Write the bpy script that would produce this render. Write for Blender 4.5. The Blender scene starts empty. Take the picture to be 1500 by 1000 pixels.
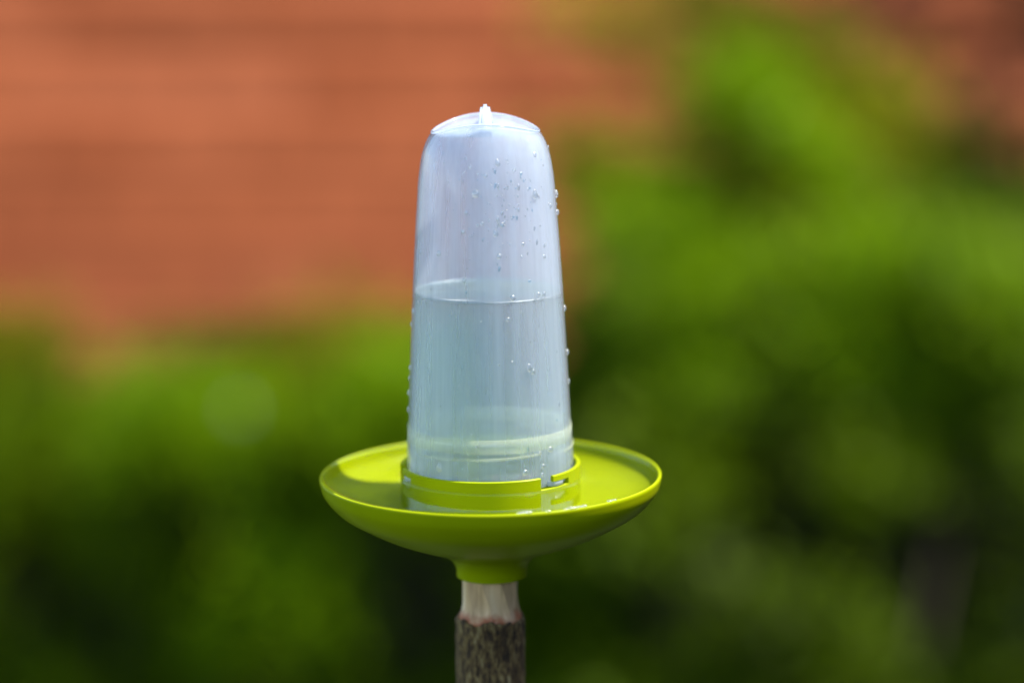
import bpy, bmesh, math, random
import numpy as np
from mathutils import Vector, Matrix, noise
R = math.radians
random.seed(7); rng = np.random.default_rng(7)
sc = bpy.context.scene
COL = sc.collection

# ---------------------------------------------------------------- camera
RIM = Vector((0, 0, 1.60))            # centre of the dish rim
ELEV, DIST, LENS = R(13.3), 1.36, 100.0
CAM = RIM + Vector((0, -math.cos(ELEV), math.sin(ELEV))) * DIST
PITCH, YAW, ROLL = R(10.60), R(-0.445), 0.0
cd = bpy.data.cameras.new('camera'); cam = bpy.data.objects.new('camera', cd); COL.objects.link(cam)
cd.lens = LENS; cd.sensor_width = 36; cd.clip_start = .05; cd.clip_end = 500
cam.location = CAM
cam.rotation_euler = (R(90) - PITCH, ROLL, YAW)
cd.dof.use_dof = True; cd.dof.focus_distance = 1.314; cd.dof.aperture_fstop = 2.2
sc.camera = cam
CM = Matrix.Translation(CAM) @ cam.rotation_euler.to_matrix().to_4x4()
def ray(px, py):                      # direction of a photo pixel (1500 x 1000)
    v = Vector(((px - 750) / 4166.7, -(py - 500) / 4166.7, -1))
    return (CM.to_3x3() @ v)
def at(px, py, depth):                # point at that depth in front of the camera
    return CAM + ray(px, py) * depth
# ---------------------------------------------------------------- world and sun
SUN = Vector((.45, .02, .89)).normalized()
el = math.asin(SUN.z); az = math.atan2(SUN.x, SUN.y)
w = bpy.data.worlds.new('World'); sc.world = w; w.use_nodes = True
nt = w.node_tree; bg = nt.nodes['Background']
sky = nt.nodes.new('ShaderNodeTexSky'); sky.sky_type = 'NISHITA'; sky.sun_disc = False
sky.sun_elevation = el; sky.sun_rotation = az
nt.links.new(sky.outputs[0], bg.inputs[0]); bg.inputs[1].default_value = .15
sd = bpy.data.lights.new('sun', 'SUN'); sd.energy = 4.1; sd.angle = R(.5); sd.color = (1, .95, .86)
so = bpy.data.objects.new('sun', sd); COL.objects.link(so); so.location = (2, -1, 6)
so.rotation_euler = SUN.to_track_quat('Z', 'Y').to_euler()
sc.view_settings.view_transform = 'Standard'; sc.view_settings.look = 'None'
sc.view_settings.exposure = 1.25; sc.view_settings.gamma = 1
sc.render.engine = 'CYCLES'
cy = sc.cycles
cy.max_bounces = 14; cy.diffuse_bounces = 5; cy.glossy_bounces = 6; cy.transmission_bounces = 12; cy.transparent_max_bounces = 24
cy.use_denoising = True; cy.sample_clamp_indirect = 6
cy.caustics_reflective = False

# ---------------------------------------------------------------- helpers
def tag(o, label=None, cat=None, group=None, kind=None):
    if label: o['label'] = label
    if cat: o['category'] = cat
    if group: o['group'] = group
    if kind: o['kind'] = kind
    return o
def empty(name, loc, rot=(0, 0, 0)):
    o = bpy.data.objects.new(name, None); COL.objects.link(o); o.location = loc; o.rotation_euler = rot
    o.empty_display_size = .05
    return o
def mesh_obj(name, me, mat=None, parent=None, loc=None):
    o = bpy.data.objects.new(name, me); COL.objects.link(o)
    if mat and not me.materials: me.materials.append(mat)
    if parent: o.parent = parent
    if loc is not None: o.location = loc
    return o
def from_bm(name, bm, mat, parent=None, smooth=True, loc=None):
    bmesh.ops.recalc_face_normals(bm, faces=bm.faces)
    me = bpy.data.meshes.new(name); bm.to_mesh(me); bm.free()
    if smooth: me.polygons.foreach_set('use_smooth', [True] * len(me.polygons))
    return mesh_obj(name, me, mat, parent, loc)
def lathe(bm, prof, n=128, close=False, fn=None):
    """prof: (r, z) list; fn(x, y, z, i) may displace. close joins the last ring to the first."""
    rings = []
    for i, (r, z) in enumerate(prof):
        if r < 1e-6:
            p = (0, 0, z) if fn is None else fn(0, 0, z, i)
            rings.append([bm.verts.new(p)])
        else:
            ring = []
            for k in range(n):
                a = 2 * math.pi * k / n
                p = (r * math.cos(a), r * math.sin(a), z)
                if fn: p = fn(*p, i)
                ring.append(bm.verts.new(p))
            rings.append(ring)
    m = len(rings)
    for i in range(m if close else m - 1):
        A, B = rings[i], rings[(i + 1) % m]
        for k in range(n):
            k2 = (k + 1) % n
            if len(A) == 1: bm.faces.new((A[0], B[k], B[k2]))
            elif len(B) == 1: bm.faces.new((A[k], A[k2], B[0]))
            else: bm.faces.new((A[k], A[k2], B[k2], B[k]))
    return rings
def smooth_prof(pts, sub=5):          # Catmull-Rom through profile points
    out = []
    for i in range(len(pts) - 1):
        p0 = pts[max(i - 1, 0)]; p1 = pts[i]; p2 = pts[i + 1]; p3 = pts[min(i + 2, len(pts) - 1)]
        for s in range(sub):
            t = s / sub
            out.append(tuple(.5 * ((2 * b) + (-a + c) * t + (2 * a - 5 * b + 4 * c - d) * t * t + (-a + 3 * b - 3 * c + d) * t ** 3)
                             for a, b, c, d in zip(p0, p1, p2, p3)))
    out.append(pts[-1])
    return out
class N:                              # tiny node helper
    def __init__(s, name):
        s.m = bpy.data.materials.new(name); s.m.use_nodes = True; s.t = s.m.node_tree
        s.t.nodes.clear(); s.out = s.t.nodes.new('ShaderNodeOutputMaterial')
    def n(s, kind, **kw):
        o = s.t.nodes.new('ShaderNode' + kind)
        for k, v in kw.items():
            if k.startswith('i_'):
                key = k[2:]; key = int(key) if key.isdigit() else key.replace('_', ' ')
                o.inputs[key].default_value = v
            else: setattr(o, k, v)
        return o
    def l(s, a, b): s.t.links.new(a, b)
    def ramp(s, src, stops):
        r = s.n('ValToRGB'); e = r.color_ramp.elements
        while len(e) > 1: e.remove(e[-1])
        e[0].position, e[0].color = stops[0][0], (*stops[0][1], 1)
        for p, c in stops[1:]:
            x = e.new(p); x.color = (*c, 1)
        s.l(src, r.inputs[0]); return r
    def noise(s, scale, detail=4, vec=None, stretch=None, rough=.55):
        tc = s.n('TexCoord'); mp = s.n('Mapping')
        if stretch: mp.inputs['Scale'].default_value = stretch
        s.l(vec or tc.outputs['Object'], mp.inputs[0])
        nz = s.n('TexNoise', i_Scale=scale, i_Detail=detail, i_Roughness=rough); s.l(mp.outputs[0], nz.inputs[0]); return nz
    def schlick(s, f0=.04, nrm=None):
        lw = s.n('LayerWeight', i_0=.5)
        if nrm: s.l(nrm, lw.inputs['Normal'])
        pw = s.n('Math', operation='POWER'); s.l(lw.outputs['Facing'], pw.inputs[0]); pw.inputs[1].default_value = 5
        ma = s.n('Math', operation='MULTIPLY_ADD', use_clamp=True); s.l(pw.outputs[0], ma.inputs[0]); ma.inputs[1].default_value = 1 - f0; ma.inputs[2].default_value = f0
        return ma
    def done(s, sh): s.l(sh.outputs[0], s.out.inputs[0]); return s.m

# ---------------------------------------------------------------- materials
def lime_plastic():
    a = N('lime_plastic')
    nz = a.noise(14, 3); c = a.ramp(nz.outputs[0], [(.3, (.27, .325, .001)), (.7, (.31, .365, .002))])
    p = a.n('BsdfPrincipled', i_Roughness=.32, i_IOR=1.46); p.inputs['Specular IOR Level'].default_value = .06; a.l(c.outputs[0], p.inputs['Base Color'])
    f = a.noise(900, 2); b = a.n('Bump', i_Strength=.06, i_Distance=.0004); a.l(f.outputs[0], b.inputs['Height']); a.l(b.outputs[0], p.inputs['Normal'])
    t = a.n('BsdfTranslucent', i_Color=(.55, .66, .0, 1)); m = a.n('MixShader', i_0=.02)
    a.l(p.outputs[0], m.inputs[1]); a.l(t.outputs[0], m.inputs[2]); return a.done(m)
def milky_plastic(name='milky_polypropylene', cover=.34, wet=.84):
    a = N(name)
    nz = a.noise(170, 3, stretch=(1, 1, .012)); nb = a.noise(52, 2, stretch=(1, 1, .02)); av = a.n('MixRGB', i_0=.5); a.l(nz.outputs[0], av.inputs[1]); a.l(nb.outputs[0], av.inputs[2])
    c = a.ramp(av.outputs[0], [(.34, (cover - .11,) * 3), (.5, (cover,) * 3), (.66, (cover + .11,) * 3)])
    # the wall is clearer where the water wets it from inside
    tc = a.n('TexCoord'); sp = a.n('SeparateXYZ'); a.l(tc.outputs['Object'], sp.inputs[0])
    lvl = a.n('Math', operation='MULTIPLY_ADD'); a.l(sp.outputs[0], lvl.inputs[0]); lvl.inputs[1].default_value = .0131; a.l(sp.outputs[2], lvl.inputs[2])
    mr = a.n('MapRange'); mr.inputs[1].default_value = .0888; mr.inputs[2].default_value = .0892; mr.inputs[3].default_value = wet; mr.inputs[4].default_value = 1; a.l(lvl.outputs[0], mr.inputs[0])
    cv = a.n('Math', operation='MULTIPLY'); a.l(c.outputs[0], cv.inputs[0]); a.l(mr.outputs[0], cv.inputs[1])
    d = a.n('BsdfDiffuse', i_Color=(.82, .89, 1, 1)); t = a.n('BsdfTranslucent', i_Color=(.82, .89, 1, 1))
    m1 = a.n('MixShader', i_0=.58); a.l(d.outputs[0], m1.inputs[1]); a.l(t.outputs[0], m1.inputs[2])
    tr = a.n('BsdfTransparent', i_Color=(.97, .985, 1, 1)); m2 = a.n('MixShader'); a.l(cv.outputs[0], m2.inputs[0])
    a.l(tr.outputs[0], m2.inputs[1]); a.l(m1.outputs[0], m2.inputs[2])
    nz2 = a.noise(90, 3, stretch=(1, 1, .05)); b = a.n('Bump', i_Strength=.06, i_Distance=.0004); a.l(nz2.outputs[0], b.inputs['Height'])
    g = a.n('BsdfGlossy', i_Roughness=.14); a.l(b.outputs[0], g.inputs['Normal'])
    fr = a.schlick(.03, b.outputs[0])
    m3 = a.n('MixShader'); a.l(fr.outputs[0], m3.inputs[0]); a.l(m2.outputs[0], m3.inputs[1]); a.l(g.outputs[0], m3.inputs[2])
    return a.done(m3)
def clear_water(name='water_in_bottle'):
    a = N(name); g = a.n('BsdfGlass', i_Roughness=.0, i_IOR=1.33, i_Color=(.96, 1, .99, 1))
    t0 = a.n('BsdfTransparent', i_Color=(.92, .985, 1, 1)); gl = a.n('BsdfGlossy', i_Roughness=.0); f = a.schlick(.02)
    t = a.n('MixShader'); a.l(f.outputs[0], t.inputs[0]); a.l(t0.outputs[0], t.inputs[1]); a.l(gl.outputs[0], t.inputs[2])
    m = a.n('MixShader', i_0=.15); a.l(t.outputs[0], m.inputs[1]); a.l(g.outputs[0], m.inputs[2]); return a.done(m)
def droplet_mat(name='droplet_water', tint=(1, 1, 1, 1)):
    a = N(name); g = a.n('BsdfGlass', i_Roughness=.0, i_IOR=1.33, i_Color=(1, 1, 1, 1))
    t0 = a.n('BsdfTransparent', i_Color=tint); gl = a.n('BsdfGlossy', i_Roughness=.22); f = a.schlick(.16)
    sc_ = a.n('BsdfTranslucent', i_Color=(.95, .98, 1, 1)); t1 = a.n('MixShader', i_0=.3 if tint[0] == 1 else 0); a.l(t0.outputs[0], t1.inputs[1]); a.l(sc_.outputs[0], t1.inputs[2])  # white share paints in the sunlight that drops focus
    t = a.n('MixShader'); a.l(f.outputs[0], t.inputs[0]); a.l(t1.outputs[0], t.inputs[1]); a.l(gl.outputs[0], t.inputs[2])
    m = a.n('MixShader', i_0=.15); a.l(t.outputs[0], m.inputs[1]); a.l(g.outputs[0], m.inputs[2]); return a.done(m)
def bounce_tint_mat():                        # the water's upper face; pale yellow-green paints in bounce from the dish
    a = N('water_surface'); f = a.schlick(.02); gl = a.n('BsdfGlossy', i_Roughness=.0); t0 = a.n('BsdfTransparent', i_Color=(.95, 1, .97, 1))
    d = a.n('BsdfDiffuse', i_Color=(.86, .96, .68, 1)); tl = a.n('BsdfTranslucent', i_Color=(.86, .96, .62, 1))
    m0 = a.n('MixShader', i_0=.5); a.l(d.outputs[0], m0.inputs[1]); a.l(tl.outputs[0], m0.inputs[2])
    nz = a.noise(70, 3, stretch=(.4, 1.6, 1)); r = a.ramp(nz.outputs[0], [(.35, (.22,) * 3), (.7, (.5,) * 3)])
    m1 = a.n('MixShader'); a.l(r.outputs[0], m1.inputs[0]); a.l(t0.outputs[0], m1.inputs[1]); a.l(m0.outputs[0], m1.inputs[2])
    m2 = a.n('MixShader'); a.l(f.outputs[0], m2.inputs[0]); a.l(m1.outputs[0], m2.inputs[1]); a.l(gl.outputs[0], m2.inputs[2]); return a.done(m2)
def thick_mat():  # yellow tint paints in light bounced up from the lime dish
    a = N('thick_neck_plastic'); d = a.n('BsdfDiffuse', i_Color=(.93, .96, .72, 1)); tl = a.n('BsdfTranslucent', i_Color=(.93, .97, .70, 1)); t0 = a.n('BsdfTransparent')
    m0 = a.n('MixShader', i_0=.6); a.l(d.outputs[0], m0.inputs[1]); a.l(tl.outputs[0], m0.inputs[2])
    m1 = a.n('MixShader', i_0=.21); a.l(t0.outputs[0], m1.inputs[1]); a.l(m0.outputs[0], m1.inputs[2]); return a.done(m1)
def pale_mat():  # pale colour paints the bright line that refraction makes at the waterline
    a = N('meniscus_highlight'); d = a.n('BsdfDiffuse', i_Color=(.95, 1, .88, 1)); tl = a.n('BsdfTranslucent', i_Color=(.95, 1, .85, 1)); t0 = a.n('BsdfTransparent')
    m0 = a.n('MixShader', i_0=.6); a.l(d.outputs[0], m0.inputs[1]); a.l(tl.outputs[0], m0.inputs[2])
    m1 = a.n('MixShader', i_0=.8); a.l(t0.outputs[0], m1.inputs[1]); a.l(m0.outputs[0], m1.inputs[2])
    g = a.n('BsdfGlossy', i_Roughness=.45); m2 = a.n('MixShader', i_0=.45); a.l(m1.outputs[0], m2.inputs[1]); a.l(g.outputs[0], m2.inputs[2]); return a.done(m2)
def pool_water():                     # a thin sheet: mirror at grazing angles, clear otherwise
    a = N('dish_water_surface')
    nz = a.noise(38, 2); b = a.n('Bump', i_Strength=.3, i_Distance=.001); a.l(nz.outputs[0], b.inputs['Height'])
    fr = a.schlick(.02, b.outputs[0]); g = a.n('BsdfGlossy', i_Roughness=.01); tr = a.n('BsdfTransparent', i_Color=(.98, .99, .97, 1))
    a.l(b.outputs[0], g.inputs['Normal'])
    m = a.n('MixShader'); a.l(fr.outputs[0], m.inputs[0]); a.l(tr.outputs[0], m.inputs[1]); a.l(g.outputs[0], m.inputs[2]); return a.done(m)
def bark_mat():
    a = N('mossy_bark')
    nz = a.noise(430, 8, stretch=(1, 1, .36), rough=.7)
    c = a.ramp(nz.outputs[0], [(.36, (.014, .008, .003)), (.46, (.09, .048, .018)), (.55, (.24, .155, .05)), (.63, (.38, .29, .14)), (.78, (.54, .44, .25))])
    n2 = a.noise(45, 4); r2 = a.ramp(n2.outputs[0], [(.35, (.55, .5, .42)), (.65, (1, 1, 1))])
    mx = a.n('MixRGB', blend_type='MULTIPLY', i_0=1); a.l(c.outputs[0], mx.inputs[1]); a.l(r2.outputs[0], mx.inputs[2])
    p = a.n('BsdfPrincipled', i_Roughness=.85); a.l(mx.outputs[0], p.inputs['Base Color'])
    b = a.n('Bump', i_Strength=.9, i_Distance=.0012); a.l(nz.outputs[0], b.inputs['Height']); a.l(b.outputs[0], p.inputs['Normal']); return a.done(p)
def peeled_mat():
    a = N('peeled_wood')
    nz = a.noise(150, 6, stretch=(1, 1, .12)); c = a.ramp(nz.outputs[0], [(.3, (.36, .20, .09)), (.5, (.76, .50, .28)), (.7, (.92, .72, .48))])
    tc = a.n('TexCoord'); sp = a.n('SeparateXYZ'); a.l(tc.outputs['Object'], sp.inputs[0])
    n2 = a.noise(120, 4); ad = a.n('MathAdd') if False else a.n('Math', operation='MULTIPLY_ADD'); ad.inputs[1].default_value = .014; a.l(n2.outputs[0], ad.inputs[0]); a.l(sp.outputs[2], ad.inputs[2])
    mr = a.n('MapRange'); mr.inputs[1].default_value = -.0615; mr.inputs[2].default_value = -.0575; a.l(ad.outputs[0], mr.inputs[0])
    mx = a.n('MixRGB'); a.l(mr.outputs[0], mx.inputs[0]); mx.inputs[1].default_value = (.42, .12, .04, 1); a.l(c.outputs[0], mx.inputs[2])
    p = a.n('BsdfPrincipled', i_Roughness=.6); a.l(mx.outputs[0], p.inputs['Base Color'])
    b = a.n('Bump', i_Strength=.4, i_Distance=.0006); a.l(nz.outputs[0], b.inputs['Height']); a.l(b.outputs[0], p.inputs['Normal']); return a.done(p)
def leaf_mat(name, c1, c2, tr=.35):
    a = N(name); g = a.n('NewGeometry')
    r = a.ramp(g.outputs['Random Per Island'], [(0, c1), (1, c2)])
    nz = a.noise(3.2, 2); r2 = a.ramp(nz.outputs[0], [(.35, (.55, .6, .5)), (.65, (1.1, 1.1, 1))])
    mx = a.n('MixRGB', blend_type='MULTIPLY', i_0=1); a.l(r.outputs[0], mx.inputs[1]); a.l(r2.outputs[0], mx.inputs[2])
    p = a.n('BsdfPrincipled', i_Roughness=.55); p.inputs['Specular IOR Level'].default_value = .15; a.l(mx.outputs[0], p.inputs['Base Color'])
    t = a.n('BsdfTranslucent'); a.l(mx.outputs[0], t.inputs[0]); m = a.n('MixShader', i_0=tr)
    a.l(p.outputs[0], m.inputs[1]); a.l(t.outputs[0], m.inputs[2]); return a.done(m)
def simple(name, c1, c2, scale, rough=.8, bump=.3, dist=.01):
    a = N(name); nz = a.noise(scale, 6); r = a.ramp(nz.outputs[0], [(.3, c1), (.7, c2)])
    p = a.n('BsdfPrincipled', i_Roughness=rough); a.l(r.outputs[0], p.inputs['Base Color'])
    b = a.n('Bump', i_Strength=bump, i_Distance=dist); a.l(nz.outputs[0], b.inputs['Height']); a.l(b.outputs[0], p.inputs['Normal']); return a.done(p)
def tile_mat():
    a = N('clay_tile'); oi = a.n('ObjectInfo')
    r = a.ramp(oi.outputs['Random'], [(0, (.195, .051, .018)), (.5, (.225, .062, .023)), (1, (.265, .076, .031))])
    ge = a.n('NewGeometry'); nz = a.noise(1.6, 5, vec=ge.outputs['Position'], stretch=(.6, 1.6, 1.6)); r2 = a.ramp(nz.outputs[0], [(.3, (.72, .70, .70)), (.62, (1.08, 1.07, 1.05))])
    mx = a.n('MixRGB', blend_type='MULTIPLY', i_0=1); a.l(r.outputs[0], mx.inputs[1]); a.l(r2.outputs[0], mx.inputs[2])
    tc = a.n('TexCoord'); sp = a.n('SeparateXYZ'); a.l(tc.outputs['Object'], sp.inputs[0])      # darker towards the edge the next course overlaps
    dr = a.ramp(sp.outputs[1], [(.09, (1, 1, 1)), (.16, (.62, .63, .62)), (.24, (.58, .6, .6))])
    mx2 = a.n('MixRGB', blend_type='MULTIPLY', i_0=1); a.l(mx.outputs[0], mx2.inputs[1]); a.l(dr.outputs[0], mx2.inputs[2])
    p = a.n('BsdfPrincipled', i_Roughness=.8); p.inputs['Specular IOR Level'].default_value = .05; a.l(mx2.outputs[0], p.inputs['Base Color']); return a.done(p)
M = dict(lime=lime_plastic(), milky=milky_plastic(), ridge=milky_plastic('milky_polypropylene_thick', .62), water=clear_water(), drop=droplet_mat(), drop_in=droplet_mat('condensation', (.78, .91, .97, 1)), bounce_tint=bounce_tint_mat(), meniscus=pale_mat(), thick=thick_mat(),
         pool=pool_water(), bark=bark_mat(), peeled=peeled_mat(), tile=tile_mat(),
         bright=leaf_mat('leaf_new_growth', (.17, .31, .001), (.32, .48, .001), .42),
         mid=leaf_mat('leaf_mid_green', (.080, .138, .001), (.185, .275, .001)),
         olive=leaf_mat('leaf_olive', (.20, .20, .003), (.34, .32, .006), .4),
         dark=leaf_mat('leaf_old_shaded', (.013, .024, .001), (.036, .052, .001), .2),  # old inner foliage, its shade put into the dark leaf colour
         stem=simple('shrub_stem', (.018, .016, .006), (.045, .038, .014), 30),
         lawn=simple('lawn_soil_and_grass', (.016, .030, .002), (.035, .055, .004), 6, .9, .6, .03),
         wood=simple('shed_boards', (.035, .026, .015), (.06, .045, .025), 12), glint=simple('glint_white', (.24, .24, .22), (.30, .30, .27), 40))

# ================================================================ SETTING
def ground_z(x, y):
    t = min(max((y - 1.0) / 3.5, 0), 1)
    return -1.1 * (t * t * (3 - 2 * t))
def build_ground():
    xs = np.concatenate([np.linspace(-60, -6, 10), np.linspace(-5, 5, 41), np.linspace(6, 60, 10)])
    ys = np.concatenate([np.linspace(-40, -3, 9), np.linspace(-2, 10, 61), np.linspace(12, 90, 12)])
    vs = []; fs = []
    for y in ys:
        for x in xs:
            vs.append((x, y, ground_z(x, y) + .02 * noise.noise(Vector((x * 1.3, y * 1.3, 0)))))
    nx = len(xs)
    for j in range(len(ys) - 1):
        for i in range(nx - 1):
            fs.append((j * nx + i, j * nx + i + 1, (j + 1) * nx + i + 1, (j + 1) * nx + i))
    me = bpy.data.meshes.new('ground'); me.from_pydata(vs, [], fs); me.polygons.foreach_set('use_smooth', [True] * len(fs))
    tag(mesh_obj('ground', me, M['lawn']), kind='structure')
build_ground()

def box(bm, lo, hi, mtx=None):
    r = bmesh.ops.create_cube(bm, size=1)
    for v in r['verts']:
        v.co = Vector([lo[k] + (v.co[k] + .5) * (hi[k] - lo[k]) for k in range(3)])
        if mtx: v.co = mtx @ v.co
    return r['verts']
# a low shed whose tiled slope fills the upper left
PITCH_R = R(40); EAVE = at(300, 560, 6.55)
def build_shed():
    x0, x1 = -2.2, 2.8
    g = ground_z(0, EAVE.y)
    sh = empty('garden_shed', (0, EAVE.y + .35, g))
    tag(sh, 'low shed behind the shrubs with a sunlit slope of terracotta clay tiles', 'shed')
    def add(name, lo, hi, mat):
        bm = bmesh.new(); box(bm, lo, hi)
        return from_bm(name, bm, mat, sh, False)
    depth = 2.6; h = EAVE.z - g
    add('wall', (x0 + .15, 0, 0), (x1 - .15, .08, h + .12), M['wood'])
    add('wall', (x0 + .15, depth - .08, 0), (x1 - .15, depth, h + .12), M['wood'])
    for xa in (x0 + .15, x1 - .23):
        bm = bmesh.new()
        ridge = h + .12 + (depth / 2) * math.tan(PITCH_R) * .98
        pts = [(.08, 0), (depth - .08, 0), (depth - .08, h + .12), (depth / 2, ridge), (.08, h + .12)]
        a = [bm.verts.new((xa, y, z)) for y, z in pts]; b = [bm.verts.new((xa + .08, y, z)) for y, z in pts]
        bm.faces.new(a); bm.faces.new(b[::-1])
        for i in range(5): bm.faces.new((a[i], a[(i + 1) % 5], b[(i + 1) % 5], b[i]))
        from_bm('gable', bm, M['wood'], sh, False)
    # roof part: front slope deck with tiles as sub-parts, the back slope plain
    L = (.35 + depth / 2) / math.cos(PITCH_R)
    bm = bmesh.new()
    rot = Matrix.Translation((0, -.35, h)) @ Matrix.Rotation(PITCH_R, 4, 'X')
    box(bm, (x0, 0, -.05), (x1, L, -.005), rot)
    rot2 = Matrix.Translation((0, -.35 + 2 * L * math.cos(PITCH_R), h)) @ Matrix.Rotation(math.pi, 4, 'Z') @ Matrix.Rotation(PITCH_R, 4, 'X')
    box(bm, (-x1, 0, -.05), (-x0, L, -.005), rot2)
    roof = from_bm('roof', bm, M['wood'], sh, False)
    # one clay tile: a slightly cambered slab
    tw, tl, th, ex = .246, .30, .026, .21
    def tile_mesh():
        bm = bmesh.new(); n = 6; g_ = []
        for j, y in enumerate((0, tl)):
            for top in (1, 0):
                row = []
                for i in range(n + 1):
                    u = i / n; z = .004 * math.sin(math.pi * u) + (th if top else 0)
                    row.append(bm.verts.new((u * (tw - .006), y, z)))
                g_.append(row)
        a, b, c, d = g_   # front top, front bottom, back top, back bottom
        for i in range(n):
            bm.faces.new((a[i], a[i + 1], c[i + 1], c[i])); bm.faces.new((b[i], d[i], d[i + 1], b[i + 1]))
            bm.faces.new((a[i], b[i], b[i + 1], a[i + 1])); bm.faces.new((c[i], c[i + 1], d[i + 1], d[i]))
        bm.faces.new((a[0], c[0], d[0], b[0])); bm.faces.new((a[n], b[n], d[n], c[n]))
        bmesh.ops.recalc_face_normals(bm, faces=bm.faces)
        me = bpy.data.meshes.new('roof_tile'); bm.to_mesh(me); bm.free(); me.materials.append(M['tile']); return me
    tm = tile_mesh()
    rows = int(L / ex); cols = int((x1 - x0) / tw)
    cnt = 0
    for j in range(rows):
        for i in range(cols + (j % 2)):
            x = x0 + i * tw - (tw / 2 if j % 2 else 0)
            if x < x0 - .01: x = x0
            if x + tw > x1 + .02: continue
            if cnt >= 300: break
            o = bpy.data.objects.new('roof_tile', tm); COL.objects.link(o); o.parent = roof
            tilt = -math.atan2(th, ex)
            o.matrix_local = rot @ Matrix.Translation((x + random.uniform(-.002, .002), j * ex - .03 + random.uniform(-.004, .004), .028)) @ Matrix.Rotation(tilt + R(random.uniform(-.5, .5)), 4, 'X')
            cnt += 1
    bm = bmesh.new()
    ridge_m = Matrix.Translation((0, -.35 + L * math.cos(PITCH_R), h + L * math.sin(PITCH_R)))
    bmesh.ops.create_cone(bm, segments=12, radius1=.09, radius2=.09, depth=x1 - x0, cap_ends=True,
                          matrix=ridge_m @ Matrix.Translation(((x0 + x1) / 2, 0, 0)) @ Matrix.Rotation(R(90), 4, 'Y'))
    from_bm('ridge_cap', bm, M['tile'], sh, True)
build_shed()

# ---------------------------------------------------------------- shrubs
def leaf_mesh(name, P, D, L, W, mats, mi):
    """P centres, D directions, L lengths, W widths; each leaf is a bent spray of two quads."""
    n = len(P)
    up = rng.normal(size=(n, 3)); side = np.cross(D, up); side /= np.linalg.norm(side, axis=1)[:, None] + 1e-9
    nor = np.cross(side, D)
    Lc, Wc = L[:, None], W[:, None]
    a = P - D * Lc * .5; b = P + side * Wc * .5 + nor * Lc * .05; c = P + D * Lc * .5; d = P - side * Wc * .5 + nor * Lc * .05
    v = np.stack([a, b, c, d], 1).reshape(-1, 3).astype(np.float32)
    me = bpy.data.meshes.new(name)
    me.vertices.add(4 * n); me.vertices.foreach_set('co', v.ravel())
    me.loops.add(4 * n); me.loops.foreach_set('vertex_index', np.arange(4 * n, dtype=np.int32))
    me.polygons.add(n); me.polygons.foreach_set('loop_start', np.arange(0, 4 * n, 4, dtype=np.int32))
    me.polygons.foreach_set('loop_total', np.full(n, 4, dtype=np.int32))
    for m in mats: me.materials.append(m)
    me.polygons.foreach_set('material_index', mi.astype(np.int32))
    me.update(calc_edges=True); me.validate()
    return me
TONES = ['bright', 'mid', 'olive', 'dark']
def shrub(label, plumes, root, cat='shrub', kind_name='conifer_shrub', droop=.25):
    """plumes: (x0,y0,depth0, x1,y1,depth1, width_px, leaves, tone) branch from (x0,y0) to its tip (x1,y1)"""
    t = empty(kind_name, root); tag(t, label, cat)
    Ps, Ds, Ls, Ws, Mi = [], [], [], [], []
    bm = bmesh.new()
    rootv = Vector(root)
    for (xa, ya, da, xb, yb, db, wpx, n, tone) in plumes:
        A = np.array(at(xa, ya, da)); B = np.array(at(xb, yb, db)); ax = B - A; ln = np.linalg.norm(ax); axn = ax / ln
        wr = wpx / 4166.7 * (da + db) / 2
        u = np.cross(axn, [0, 1, .2]); u /= np.linalg.norm(u); v = np.cross(axn, u)
        # clumped sprays: sub-branches around the axis
        nc = max(6, n // 14)
        tt = rng.uniform(0, 1, nc) ** .85; ang = rng.uniform(0, 2 * np.pi, nc); rad = wr * np.sqrt(rng.uniform(0, 1, nc)) * (1.15 - .75 * tt)
        C = A + ax * tt[:, None] + (np.cos(ang) * rad)[:, None] * u + (np.sin(ang) * rad)[:, None] * v
        out = C - (A + ax * tt[:, None]); out /= np.linalg.norm(out, axis=1)[:, None] + 1e-9
        cd_ = axn * .8 + out * .55; cd_ /= np.linalg.norm(cd_, axis=1)[:, None]
        k = rng.integers(0, nc, n)
        s = rng.uniform(-1, 1, n)
        P = C[k] + cd_[k] * (s * .09)[:, None] + rng.normal(size=(n, 3)) * .03
        P[:, 2] -= droop * .03 * s * s
        D = cd_[k] + rng.normal(size=(n, 3)) * .5; D /= np.linalg.norm(D, axis=1)[:, None]
        Ps.append(P); Ds.append(D); Ls.append(rng.uniform(.03, .055, n)); Ws.append(rng.uniform(.010, .02, n))
        ti = TONES.index(tone); mi = np.full(n, ti); flip = rng.uniform(0, 1, n)
        if tone != 'dark': mi[flip < .12] = 1
        Mi.append(mi)
        # the woody branch
        M_ = Vector(A) ; steps = 4; prev = None
        base = rootv.lerp(M_, .35); base.z = rootv.z * .5 + M_.z * .5
        pts = [rootv, base, M_, Vector(A + ax * .5), Vector(A + ax * .92)]
        rr = [.02, .014, .010, .006, .002]
        rings = []
        for q, (p, r_) in enumerate(zip(pts, rr)):
            d = (pts[min(q + 1, 4)] - pts[max(q - 1, 0)]).normalized(); uu = d.orthogonal().normalized(); vv = d.cross(uu)
            rings.append([bm.verts.new(p - rootv + (uu * math.cos(z) + vv * math.sin(z)) * r_) for z in [i * math.pi / 3 for i in range(6)]])
        for q in range(4):
            for i in range(6): bm.faces.new((rings[q][i], rings[q][(i + 1) % 6], rings[q + 1][(i + 1) % 6], rings[q + 1][i]))
    from_bm('stems', bm, M['stem'], t)
    P = np.concatenate(Ps) - np.array(root)
    me = leaf_mesh('crown', P, np.concatenate(Ds), np.concatenate(Ls), np.concatenate(Ws), [M[k] for k in TONES], np.concatenate(Mi))
    mesh_obj('crown', me, None, t)
    return t
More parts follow.
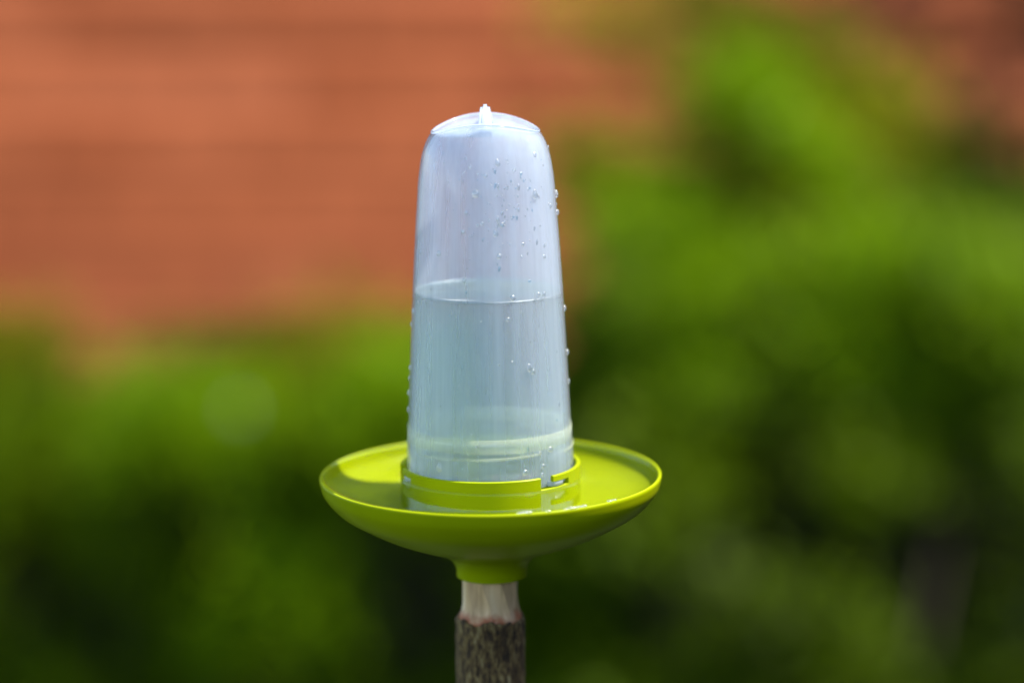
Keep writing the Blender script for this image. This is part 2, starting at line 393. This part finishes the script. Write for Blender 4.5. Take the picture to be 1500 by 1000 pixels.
def root_at(px, depth, dx=0):
    p = at(px, 700, depth); return (p.x + dx, p.y, ground_z(p.x, p.y))
def scatter(x0, x1, y0, y1, d0, d1, n, per, tone, wpx=60, lean=(-60, -90), holes=(), top=None):
    """short upright branches over an area of the shrub"""
    out = []
    tries = 0
    while len(out) < n and tries < n * 20:
        tries += 1
        x = random.uniform(x0, x1); y = random.uniform(y0, y1)
        if any(((x - hx) / hw) ** 2 + ((y - hy) / hh) ** 2 < 1 for hx, hy, hw, hh in holes): continue
        if top and y < top(x): continue
        d = random.uniform(d0, d1)
        lx = lean[0] * random.uniform(.3, 1.6); ly = lean[1] * random.uniform(.6, 1.3)
        out.append((x - lx / 2, y - ly / 2, d + .05, x + lx / 2, y + ly / 2, d - .05, wpx * random.uniform(.7, 1.2), per, tone))
    return out
HOLES = [(1155, 765, 155, 115), (1370, 850, 190, 140), (1460, 740, 120, 140), (965, 905, 110, 140), (1130, 1010, 80, 50), (1100, 525, 65, 50)]
HL = [(315, 755, 125, 100), (60, 880, 115, 120), (610, 930, 115, 110), (20, 720, 50, 60), (290, 490, 70, 22)]
def lerp_pts(pts):
    def f(x):
        return float(np.interp(x, [p[0] for p in pts], [p[1] for p in pts]))
    return f
# dark inner mass at the back
topL = lerp_pts([(-200, 560), (60, 580), (150, 640), (220, 560), (300, 540), (450, 540), (620, 530), (760, 560)])
shrub('dark old growth shrub low on the left, deepest under the tiled roof, shade put into its leaf colour',
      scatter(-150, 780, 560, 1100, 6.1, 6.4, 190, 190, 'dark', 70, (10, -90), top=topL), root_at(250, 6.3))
shrub('dark old growth conifer on the right, shade put into its leaf colour, seen only through the gaps of the bright one',
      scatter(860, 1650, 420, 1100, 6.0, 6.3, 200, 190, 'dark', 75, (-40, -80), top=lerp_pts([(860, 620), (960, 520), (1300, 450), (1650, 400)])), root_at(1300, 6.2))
# left shrub
topL2 = lerp_pts([(-200, 540), (50, 570), (150, 660), (230, 580), (330, 560), (450, 560), (620, 540), (780, 560), (850, 620), (900, 620)])
t = shrub('rounded mid green shrub low on the left with a dark hollow in its middle',
      scatter(-120, 430, 560, 1060, 5.6, 5.95, 95, 230, 'mid', 60, (15, -80), HL, topL2) +
      scatter(150, 430, 590, 680, 5.5, 5.7, 10, 260, 'bright', 50, (20, -60), HL, topL2) +
      scatter(-80, 90, 500, 570, 5.7, 5.9, 7, 90, 'olive', 50, (20, -70)) +
      scatter(330, 560, 700, 960, 5.4, 5.6, 8, 200, 'bright', 60, (20, -60), HL), root_at(180, 5.8))
for q in range(5):
    pass
bm = bmesh.new()
for k in range(6):
    a = k * math.pi / 3
    box(bm, (-.004, 0, -.001), (.004, .011, .001), Matrix.Rotation(R(70), 4, 'X') @ Matrix.Rotation(a, 4, 'Z'))
p = at(352, 598, 5.35); b_ = from_bm('glint', bm, M['glint'], t, False, p - Vector(t.location))  # small white shape added to stand for a sunlit glint
b_['label'] = 'small pale shape added for a glint on the shrub'
shrub('mid green low shrub at the far left end of the row, left of the picture',
      scatter(-900, -160, 560, 1080, 5.6, 6.2, 110, 210, 'mid', 60, (15, -80)), root_at(-520, 5.9))
shrub('yellow green low shrub directly behind the waterer and its stick',
      scatter(430, 900, 560, 1060, 5.5, 5.9, 85, 230, 'mid', 60, (10, -80), HL + HOLES, topL2) +
      scatter(430, 720, 490, 560, 5.6, 5.8, 10, 90, 'olive', 50, (20, -60)) +
      scatter(500, 700, 560, 700, 5.4, 5.6, 16, 260, 'bright', 50, (10, -70), HL), root_at(640, 5.7))
# right conifer: long plumes leaning to the upper left
PL = [(1390, 500, 5.7, 1070, 125, 5.5, 68, 5000, 'bright'), (1330, 500, 5.6, 1010, 140, 5.5, 40, 1000, 'olive'),
      (1250, 480, 5.6, 930, 230, 5.5, 50, 900, 'bright'), (1130, 430, 5.6, 820, 215, 5.5, 55, 1100, 'olive'),
      (1150, 420, 5.5, 900, 300, 5.4, 50, 900, 'bright'),
      (1560, 400, 5.8, 1190, 60, 5.8, 45, 900, 'olive'), (1540, 400, 5.8, 1290, 170, 5.7, 50, 700, 'olive'),
      (1600, 420, 5.8, 1420, 210, 5.7, 50, 1000, 'dark'), (1330, 180, 5.8, 980, -40, 5.7, 60, 1200, 'olive'),
      (1500, 480, 5.6, 1330, 300, 5.5, 60, 1300, 'mid'), (1060, 120, 5.9, 830, 0, 5.9, 55, 420, 'olive')]
top3 = lerp_pts([(830, 560), (900, 470), (950, 400), (1050, 370), (1200, 390), (1600, 350)])
shrub('tall feathery yellow green conifer on the right, its long sprays leaning left across the tiles',
      PL + scatter(900, 1620, 330, 700, 5.4, 5.9, 135, 210, 'mid', 40, (-160, -120), HOLES, top3) +
      scatter(950, 1500, 350, 640, 5.3, 5.5, 30, 210, 'bright', 34, (-170, -120), HOLES, top3), root_at(1350, 5.8))
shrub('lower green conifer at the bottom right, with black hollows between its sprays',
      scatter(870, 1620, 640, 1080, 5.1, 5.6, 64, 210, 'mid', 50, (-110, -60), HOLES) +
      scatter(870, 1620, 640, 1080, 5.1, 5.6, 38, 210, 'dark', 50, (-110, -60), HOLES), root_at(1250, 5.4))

# tall trees beyond the shed: they stand above the frame and are mirrored in the dish water
def tree(label, x, y, h, cr, seed, n=26000, name='broadleaf_tree', grp='trees beyond the shed', mix=(.6, .4), ls=1, zc=.54, zr=.46):
    g = ground_z(x, y); t = empty(name, (x, y, g)); tag(t, label, name.split('_')[-1], grp)
    r_ = np.random.default_rng(seed)
    bm = bmesh.new(); lathe(bm, [(q * cr / 2.2, z) for q, z in [(.22, 0), (.17, .06 * h), (.13, h * .35), (.07, h * .7), (.0, h * .9)]], 10); from_bm('trunk', bm, M['stem'], t)
    k = 46; c = r_.normal(size=(k, 3)); c /= np.linalg.norm(c, axis=1)[:, None]; c *= (r_.uniform(.25, 1, k) ** .5)[:, None]
    c = c * np.array([cr, cr, h * zr]) + np.array([0, 0, h * zc])
    i = r_.integers(0, k, n); P = c[i] + r_.normal(size=(n, 3)) * cr * .2; P[:, 2] = np.abs(P[:, 2])
    D = r_.normal(size=(n, 3)); D[:, 2] -= .3; D /= np.linalg.norm(D, axis=1)[:, None]
    me = leaf_mesh('crown', P, D, ls * r_.uniform(.12, .2, n), ls * r_.uniform(.07, .12, n), [M[q] for q in TONES], r_.choice([1, 3], n, p=list(mix)))
    mesh_obj('crown', me, None, t)
for q, (x, y, h, cr, lb) in enumerate([(-5.6, 12.5, 8.5, 2.2, 'leftmost tall leafy tree beyond the shed, above the picture'),
                                       (-2.0, 13.0, 9.0, 2.3, 'second tall leafy tree from the left beyond the shed'),
                                       (1.7, 12.6, 8.6, 2.3, 'second tall leafy tree from the right beyond the shed'),
                                       (5.4, 12.8, 9.2, 2.4, 'rightmost tall leafy tree beyond the shed'),
                                       (8.2, 9.0, 8.0, 2.3, 'tall leafy tree far out on the right side of the garden')]):
    tree(lb, x, y, h, cr, q + 20)
tree('small leafy tree right of the shed, shading the right end of its tiles', 3.05, 6.15, 5.2, 1.5, 40, 6500, grp=None, ls=.7, zc=.66, zr=.34)
# unseen planting added close to the waterer: it darkens the light from the right and from below
tree('tall unseen dark shrub added close on the right to shade the waterer', 1.15, -.3, 2.4, .5, 41, 24000, 'dark_shrub', None, (.1, .9), .5, .5, .46)
tree('tall unseen dark shrub added on the right in front to shade the waterer', 1.0, -1.35, 2.3, .5, 42, 20000, 'dark_shrub', None, (.1, .9), .5, .5, .46)
tree('tall unseen dark shrub added on the right, a little behind, to shade the waterer', 1.25, .75, 2.5, .48, 45, 20000, 'dark_shrub', None, (.1, .9), .5, .5, .46)
tree('low unseen dark shrub added at the foot of the stick, right of it, to block light', .55, -.25, .95, .5, 43, 20000, 'dark_shrub', None, (.1, .9), .4, .5, .42)
tree('low unseen dark shrub added on the ground in front of the stick to block light', .1, -.85, .85, .5, 44, 20000, 'dark_shrub', None, (.15, .85), .4, .5, .42)
# ================================================================ THE WATERER
TILT = R(-0.75)
SX = 1.016
wt = empty('bird_waterer', RIM, (0, TILT, 0)); wt.scale = (SX, SX, 1)
tag(wt, 'lime green drinking dish with an upturned milky bottle of water, set on a stick', 'bird waterer')
# ---- dish
def dish():
    outer = smooth_prof([(.0166, -.0485), (.0168, -.045), (.0177, -.0425), (.0205, -.0392), (.0255, -.0363), (.0325, -.0334), (.0420, -.0300), (.052, -.0258), (.062, -.0205),
                         (.072, -.0142), (.0785, -.0065), (.0803, -.0004)], 5)
    lip = [(.0803, .0005), (.0800, .0010), (.0795, .0012), (.0789, .0010), (.0786, .0004)]
    inner = smooth_prof([(.0784, -.0005), (.0770, -.0042), (.0735, -.0072), (.067, -.0095), (.055, -.0108), (.043, -.0112), (.030, -.0112), (.0, -.0112)], 5)
    sock = [(0, -.022), (.0140, -.022), (.0142, -.0485), (.0166, -.0488)]
    bm = bmesh.new(); lathe(bm, sock + outer + lip + inner, 160)
    return from_bm('dish', bm, M['lime'], wt)
dsh = dish()
# collar with three bayonet gaps and slots
def collar():
    bm = bmesh.new()
    ro, ri = .0422, .0403
    def arc(a0, a1, z0, z1, r1=ro, r0=ri):
        n = max(2, int((a1 - a0) / 2)); secs = []
        b = .00035
        for k in range(n + 1):
            a = R(a0 + (a1 - a0) * k / n); c, s = math.cos(a), math.sin(a)
            pr = [(r1, z0), (r1, z1 - b), (r1 - b, z1), (r0 + b, z1), (r0, z1 - b), (r0, z0)]
            secs.append([bm.verts.new((r * c, r * s, z)) for r, z in pr])
        for k in range(n):
            for i in range(6):
                bm.faces.new((secs[k][i], secs[k][(i + 1) % 6], secs[k + 1][(i + 1) % 6], secs[k + 1][i]))
        bm.faces.new(secs[0]); bm.faces.new(secs[-1][::-1])
    g0 = -56.6
    for q in range(3):
        g = g0 - 120 * q
        arc(g - 120 + 25.6, g, -.0112, .0068)                # full wall up to the gap
        arc(g, g + 10, -.0112, .0012)                     # low sill in the gap
        arc(g + 10, g + 25.6, -.0112, .0012, ro, ri)
        arc(g + 10, g + 25.6, .0040, .0068)               # arm above the slot
    o = from_bm('collar', bm, M['lime'], dsh, False)
    return o
collar()
# ---- bottle: solid shell
R_OUT = smooth_prof([(.0392, .0015), (.0391, .010), (.0389, .0150), (.0387, .0172), (.0385, .0225), (.0381, .0260), (.0373, .045), (.0362, .067), (.0350, .090), (.0336, .113),
                     (.0322, .132), (.0316, .1405), (.0308, .1475), (.0295, .1545), (.0277, .1600), (.0258, .1635), (.0245, .1648)], 4)
ZT = .1648; DZ = .0056; RT = .0245
def top_z(x, y): return ZT + DZ * (y / RT) ** 2
def rise(fr):                          # how much of the saddle the shoulder ring follows
    return fr
def bottle():
    wall = .0011
    prof = []; kind = []
    for r, z in R_OUT: prof.append((r, z)); kind.append('o')
    for f, dz in ((.985, .0002), (.965, .0002), (.94, -.0005), (.90, -.0009), (.7, -.0012), (.5, -.0013), (.3, -.0013), (.12, -.0013), (0, -.0013)):
        prof.append((RT * f, ZT + dz)); kind.append('t')
    inner = []
    for r, z in prof[::-1]:
        inner.append((max(r - wall, 0) if r > 0 else 0, z - (wall if z > .150 else 0)))
    bm = bmesh.new()
    def fn(x, y, z, i):
        rr = math.hypot(x, y)
        s = (y / rr) ** 2 if rr > 1e-9 else 0
        if rr <= RT and z > .160: k = (y / RT) ** 2
        else:
            k = s * min(max((z - .1475) / (ZT - .1475), 0), 1) ** 1.6
        return (x, y, z + DZ * k)
    lathe(bm, prof + inner[1:], 144, close=True, fn=fn)
    return from_bm('bottle', bm, M['milky'], wt)
bot = bottle()
# hanging fin on the crown of the bottle, with a small gusset beside it
def slab(bm, pts, n_ax, th):
    """extrude a convex outline (y,z) by th along x with rounded edge"""
    a = [bm.verts.new((-th / 2, y, z)) for y, z in pts]; b = [bm.verts.new((th / 2, y, z)) for y, z in pts]
    bm.faces.new(a[::-1]); bm.faces.new(b)
    m = len(pts)
    for i in range(m): bm.faces.new((a[i], a[(i + 1) % m], b[(i + 1) % m], b[i]))
bm = bmesh.new()
slab(bm, [(-.0225, .1655), (-.0200, .1705), (-.0105, .1752), (-.0030, .1778), (.0045, .1772), (.0120, .1742), (.0215, .1700), (.0215, .1640), (0, .1625)], 0, .0066)
for v_ in bm.verts:
    v_.co.x *= 1.1 - .5 * max(0, v_.co.z - .1640) / .0140
bmesh.ops.bevel(bm, geom=bm.edges[:], offset=.0012, segments=4, affect='EDGES')
fin = from_bm('hanging_fin', bm, M['ridge'], bot)
bm = bmesh.new()
v = [bm.verts.new(p) for p in ((.002, -.003, .1640), (.0075, -.003, .1645), (.002, -.003, .1710), (.002, -.0015, .1640), (.0075, -.0015, .1645), (.002, -.0015, .1710))]
for f in ((0, 1, 2), (5, 4, 3), (0, 3, 4, 1), (1, 4, 5, 2), (2, 5, 3, 0)): bm.faces.new([v[i] for i in f])
from_bm('gusset', bm, M['ridge'], bot, False)
# raised crease round the crown
bm = bmesh.new(); n = 120; secs = []
for k in range(n):
    a = 2 * math.pi * k / n; c, s = math.cos(a), math.sin(a); z = ZT + DZ * s * s
    secs.append([bm.verts.new(((RT + .0008 * math.cos(b)) * c, (RT + .0008 * math.cos(b)) * s, z + .0001 + .0007 * math.sin(b))) for b in [i * math.pi / 4 for i in range(8)]])
for k in range(n):
    for i in range(8): bm.faces.new((secs[k][i], secs[k][(i + 1) % 8], secs[(k + 1) % n][(i + 1) % 8], secs[(k + 1) % n][i]))
from_bm('crown_ridge', bm, M['ridge'], bot)
# bayonet lugs of the bottle in the collar's slots, and the screw thread steps
def band(name, a0, a1, z0, z1, slope, r, th, mat):
    bm = bmesh.new(); n = max(3, int(abs(a1 - a0) / 3)); secs = []
    for k in range(n + 1):
        u = k / n; a = R(a0 + (a1 - a0) * u); c, s = math.cos(a), math.sin(a); dz = slope * u
        e = min(1, 8 * min(u, 1 - u) + .15)
        secs.append([bm.verts.new((q * c, q * s, z + dz)) for q, z in ((r - .0006, z0), (r + th * e, z0 + .0003), (r + th * e, z1 - .0003), (r - .0006, z1))])
    for k in range(n):
        for i in range(4): bm.faces.new((secs[k][i], secs[k][(i + 1) % 4], secs[k + 1][(i + 1) % 4], secs[k + 1][i]))
    bm.faces.new(secs[0]); bm.faces.new(secs[-1][::-1])
    return from_bm(name, bm, mat, bot)
for q in range(3):
    g = -56.6 - 120 * q
    band('lug', g + 9, g + 23, .0013, .0038, 0, .0392, .0028, M['ridge'])
    band('thread', g - 92, g + 4, .0150, .0162, .0018, .0390, .0003, M['thick'])
band('neck_band', 0, 360, .0190, .0258, 0, .0384, .0003, M['thick'])
# water inside
WL = .0895
def inner_r(z): return float(np.interp(z, [p[1] for p in R_OUT], [p[0] for p in R_OUT])) - .0011
bm = bmesh.new()
zz = [.0022, .004] + list(np.linspace(.008, WL - .0006, 30))
prof = [(0, .002)] + [(inner_r(z) - .00012, z) for z in zz] + [(inner_r(WL) - .0002, WL), (inner_r(WL) - .0009, WL - .0002), (inner_r(WL) - .0025, WL - .0006), (0, WL - .0006)]
def wfn(x, y, z, i): return (x, y, z + (x * math.tan(TILT) * .95 if z > WL - .01 else 0))
lathe(bm, prof, 144, fn=wfn)
bwt = from_bm('bottle_water', bm, M['water'], wt); bwt.data.materials.append(M['bounce_tint'])
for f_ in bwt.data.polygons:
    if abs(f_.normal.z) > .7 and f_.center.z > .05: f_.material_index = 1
# meniscus: the water climbs the wall in a thin curved ring
bm = bmesh.new(); n = 144; secs = []
for k in range(n):
    a = 2 * math.pi * k / n; c, s_ = math.cos(a), math.sin(a); r0 = inner_r(WL) - .00005
    secs.append([bm.verts.new(((r0 - dr) * c, (r0 - dr) * s_, WL + dz + (r0 - dr) * c * math.tan(TILT))) for dr, dz in ((0, -.0006), (0, .0006), (.0003, .0001), (.0012, -.0004), (.0012, -.0006))])
for k in range(n):
    for i in range(5): bm.faces.new((secs[k][i], secs[k][(i + 1) % 5], secs[(k + 1) % n][(i + 1) % 5], secs[(k + 1) % n][i]))
from_bm('meniscus', bm, M['meniscus'], bpy.data.objects['bottle_water'])
# water in the dish: a level sheet with a meniscus at wall and collar
WZ = .0001
bm = bmesh.new()
def surf(rr): return [(rr[0], WZ + .0013), (rr[0] + .0004, WZ + .0006), (rr[0] + .001, WZ + .0002), (rr[0] + .002, WZ)] + [(r, WZ) for r in (.052, .06, .07)] + [(rr[1] - .002, WZ), (rr[1] - .0007, WZ + .0002), (rr[1], WZ + .0006)]
def lv(x, y, z, i):
    return (x, y, z + x * math.tan(TILT))
lathe(bm, surf((.0423, .0785)), 160, fn=lv)
from_bm('dish_water', bm, M['pool'], wt)

# ---- droplets on the bottle, found by casting photo rays on the lathe
def on_bottle(px, py):
    o = CAM.copy(); d = ray(px, py)
    Mi = (Matrix.Translation(RIM) @ Matrix.Rotation(TILT, 4, 'Y') @ Matrix.Diagonal((SX, SX, 1, 1))).inverted()
    o = Mi @ o; d = (Mi.to_3x3() @ d).normalized()
    best = None
    for k in range(4000):
        t = 1.2 + k * .0001; p = o + d * t
        if p.z < .001 or p.z > .163: continue
        r = inner_r(p.z) + .0011; rr = math.hypot(p.x, p.y)
        if rr < r:
            slope = (inner_r(p.z + .002) - inner_r(p.z - .002)) / .004
            nrm = Vector((p.x / rr, p.y / rr, -slope)).normalized(); return p, nrm
        if best is None or rr - r < best[0]: best = (rr - r, p.copy())
    p = best[1]
    if best[0] > .004: return None
    rr = math.hypot(p.x, p.y); r = inner_r(p.z) + .0011
    return Vector((p.x * r / rr, p.y * r / rr, p.z)), Vector((p.x / rr, p.y / rr, .05)).normalized()
def drop_mesh(seed, tail):
    rd = random.Random(seed); bm = bmesh.new(); bmesh.ops.create_icosphere(bm, subdivisions=3, radius=1)
    for v in bm.verts:
        x, y, z = v.co
        w_ = 1 + .12 * noise.noise(Vector((x * 1.5 + seed, y * 1.5, z)))
        yy = y * (1 + tail * max(y, 0)); sq = 1 - .45 * tail * max(y, 0)
        v.co = (x * w_ * sq, yy * w_, z * (.6 if z > 0 else .2) * w_)
    me = bpy.data.meshes.new('water_droplet'); bm.to_mesh(me); bm.free()
    me.polygons.foreach_set('use_smooth', [True] * len(me.polygons)); me.materials.append(M['drop']); return me
DM = [drop_mesh(i, (0, .15, .45, .75)[i % 4]) for i in range(8)]
BIG = [(729, 240, 3.6, 3), (784, 286, 4.6, 3), (697, 284, 4.8, 0), (783, 227, 3.0, 2), (726, 343, 3.6, 3), (735, 330, 3.4, 1), (731, 376, 3.2, 1), (643, 372, 3.4, 2),
       (815, 285, 3.4, 2), (816, 311, 2.8, 1), (806, 302, 3.4, 1), (744, 468, 2.8, 0), (751, 437, 3.6, 1), (797, 431, 3.0, 1), (789, 431, 2.6, 0), (806, 658, 3.8, 0),
       (791, 664, 2.6, 0), (769, 692, 4.0, 0), (796, 683, 3.0, 1), (794, 695, 2.6, 0), (644, 686, 4.6, 3), (680, 411, 3.0, 1), (776, 540, 4.0, 3), (781, 545, 3.4, 1),
       (827, 452, 2.4, 2), (831, 516, 2.6, 2), (833, 558, 2.2, 1), (606, 456, 2.6, 2), (603, 475, 2.2, 1), (601, 538, 2.4, 1), (600, 554, 2.0, 2), (598, 575, 2.6, 1), (598, 600, 2.4, 2),
       (616, 370, 2.2, 3), (797, 360, 2.2, 3), (797, 376, 2.4, 2), (711, 258, 2.6, 2), (689, 245, 2.4, 3), (706, 328, 2.4, 1), (678, 340, 2.6, 2), (683, 312, 2.6, 2), (774, 208, 2.4, 3), (772, 200, 2, 1),
       (720, 207, 2.2, 2), (753, 250, 2, 0), (766, 358, 2.2, 1)]
def place(me, px, py, s, parent, stretch=1.0):
    h = on_bottle(px, py)
    if not h: return None
    p, nrm = h; s = s / 3100
    up = Vector((0, 0, 1)); y = (up - nrm * up.dot(nrm)).normalized(); x = y.cross(nrm)
    m = Matrix((x, y, nrm)).transposed().to_4x4()
    m = Matrix.Translation(p + nrm * s * .05) @ m @ Matrix.Rotation(R(random.uniform(-12, 12)), 4, 'Z') @ Matrix.Diagonal((s, s * stretch, s, 1))
    return m
for i, (px, py, s, kd) in enumerate(BIG):
    m = place(None, px, py, s * (1.6 if px > 812 or px < 608 else 1.2), bot)
    if m is None: continue
    o = bpy.data.objects.new('water_droplet', DM[kd + (4 if i % 2 else 0)]); COL.objects.link(o); o.parent = bot; o.matrix_local = m
# fine spray: too small to pick apart
def merged(name, items, parent, mat):
    vs, fs = [], []
    bm = bmesh.new(); bmesh.ops.create_icosphere(bm, subdivisions=2, radius=1)
    base = [v.co.copy() for v in bm.verts]; ff = [[v.index for v in f.verts] for f in bm.faces]; bm.free()
    for m in items:
        o = len(vs); vs += [tuple(m @ Vector((c.x, c.y, c.z * .5))) for c in base]; fs += [[i + o for i in f] for f in ff]
    me = bpy.data.meshes.new(name); me.from_pydata(vs, [], fs); me.polygons.foreach_set('use_smooth', [True] * len(fs))
    o = mesh_obj(name, me, mat, parent); o['kind'] = 'stuff'; return o
items = []
rd = random.Random(3)
for k in range(230):
    if rd.random() < .72: px, py = rd.gauss(735, 48), rd.gauss(290, 55)
    else: px, py = rd.uniform(605, 835), rd.uniform(420, 700)
    if py < 203: continue
    m = place(None, px, py, abs(rd.gauss(.9, .45)) + .35, bot, rd.choice((1, 1.3, 2.2)))
    if m: items.append(m)
merged('fine_droplets', items[::2] + items[1::4], bot, M['drop'])
merged('condensation', items[3::4], bot, M['drop_in'])
# beads along the front rim of the dish
items = []
for px in (757, 761, 766, 771, 822, 828, 833, 838, 843, 848, 884, 891, 797):
    x = (px - 718) / 3180; a = -math.acos(max(-1, min(1, x / .0772)))
    rr = .0791; s = rd.uniform(.0007, .0012)
    items.append(Matrix.Translation((rr * math.cos(a), rr * math.sin(a), random.uniform(.0012, .0016))) @ Matrix.Diagonal((s * 1.5, s, s * 1.2, 1)))
merged('rim_droplets', items, dsh, M['drop'])

# ---------------------------------------------------------------- stick
st = empty('wooden_stick', (0, 0, 0)); tag(st, 'upright round stick with mossy bark and a whittled pale tip under the green dish', 'stick')
zt = RIM.z
def facets(x, y, z, i):
    r = math.hypot(x, y)
    if r < 1e-6: return (x, y, z)
    a = math.atan2(y, x)
    n = 9; k = round(a / (2 * math.pi) * n + .3 * math.sin(z * 130 + 1)); ac = (k - .3 * math.sin(z * 130 + 1)) * 2 * math.pi / n
    f = math.cos(math.pi / n) / max(.6, math.cos(a - ac))
    wgt = min(1, max(0, (z + .071) / .006))
    return (x * (1 + (f * 1.02 - 1) * wgt), y * (1 + (f * 1.02 - 1) * wgt), z)
bm = bmesh.new()
prof = smooth_prof([(.0134, -.024), (.0134, -.050), (.0133, -.056), (.0134, -.0615), (.0141, -.0655), (.0153, -.0685), (.0156, -.0705), (.0146, -.073), (.0146, -.080)], 6)
lathe(bm, [(0, -.024)] + prof + [(0, -.080)], 132, fn=facets)
tip = from_bm('peeled_tip', bm, M['peeled'], st, False, (0, 0, zt))
bm = bmesh.new()
prof = []
for k in range(260):
    z = -.0695 - k * (zt + .15 - .0695) / 259 if k > 90 else -.0695 - k * .0016
    prof.append((.0164, z))
zs = [-.0695 - k * .0012 for k in range(110)]; zs += list(np.linspace(zs[-1] - .01, -(zt + .12), 60))
prof = [(.0152, zs[0] + .0005)] + [(.0167, z) for z in zs] + [(0, zs[-1])]
def barkf(x, y, z, i):
    r = math.hypot(x, y)
    if r < 1e-6: return (x, y, z)
    v = Vector((x / r * 2.2, y / r * 2.2, z * 45)); f = 1 + .035 * noise.noise(v) + .03 * noise.noise(v * 3.7) + .02 * noise.noise(Vector((x * 900, y * 900, z * 300)))
    return (x * f, y * f, z + (.004 * noise.noise(Vector((x * 260, y * 260, 0))) if i < 2 else 0))
lathe(bm, prof, 144, fn=barkf)
from_bm('bark', bm, M['bark'], st, True, (0, 0, zt))
print('tris', sum(len(m.polygons) for m in bpy.data.meshes))
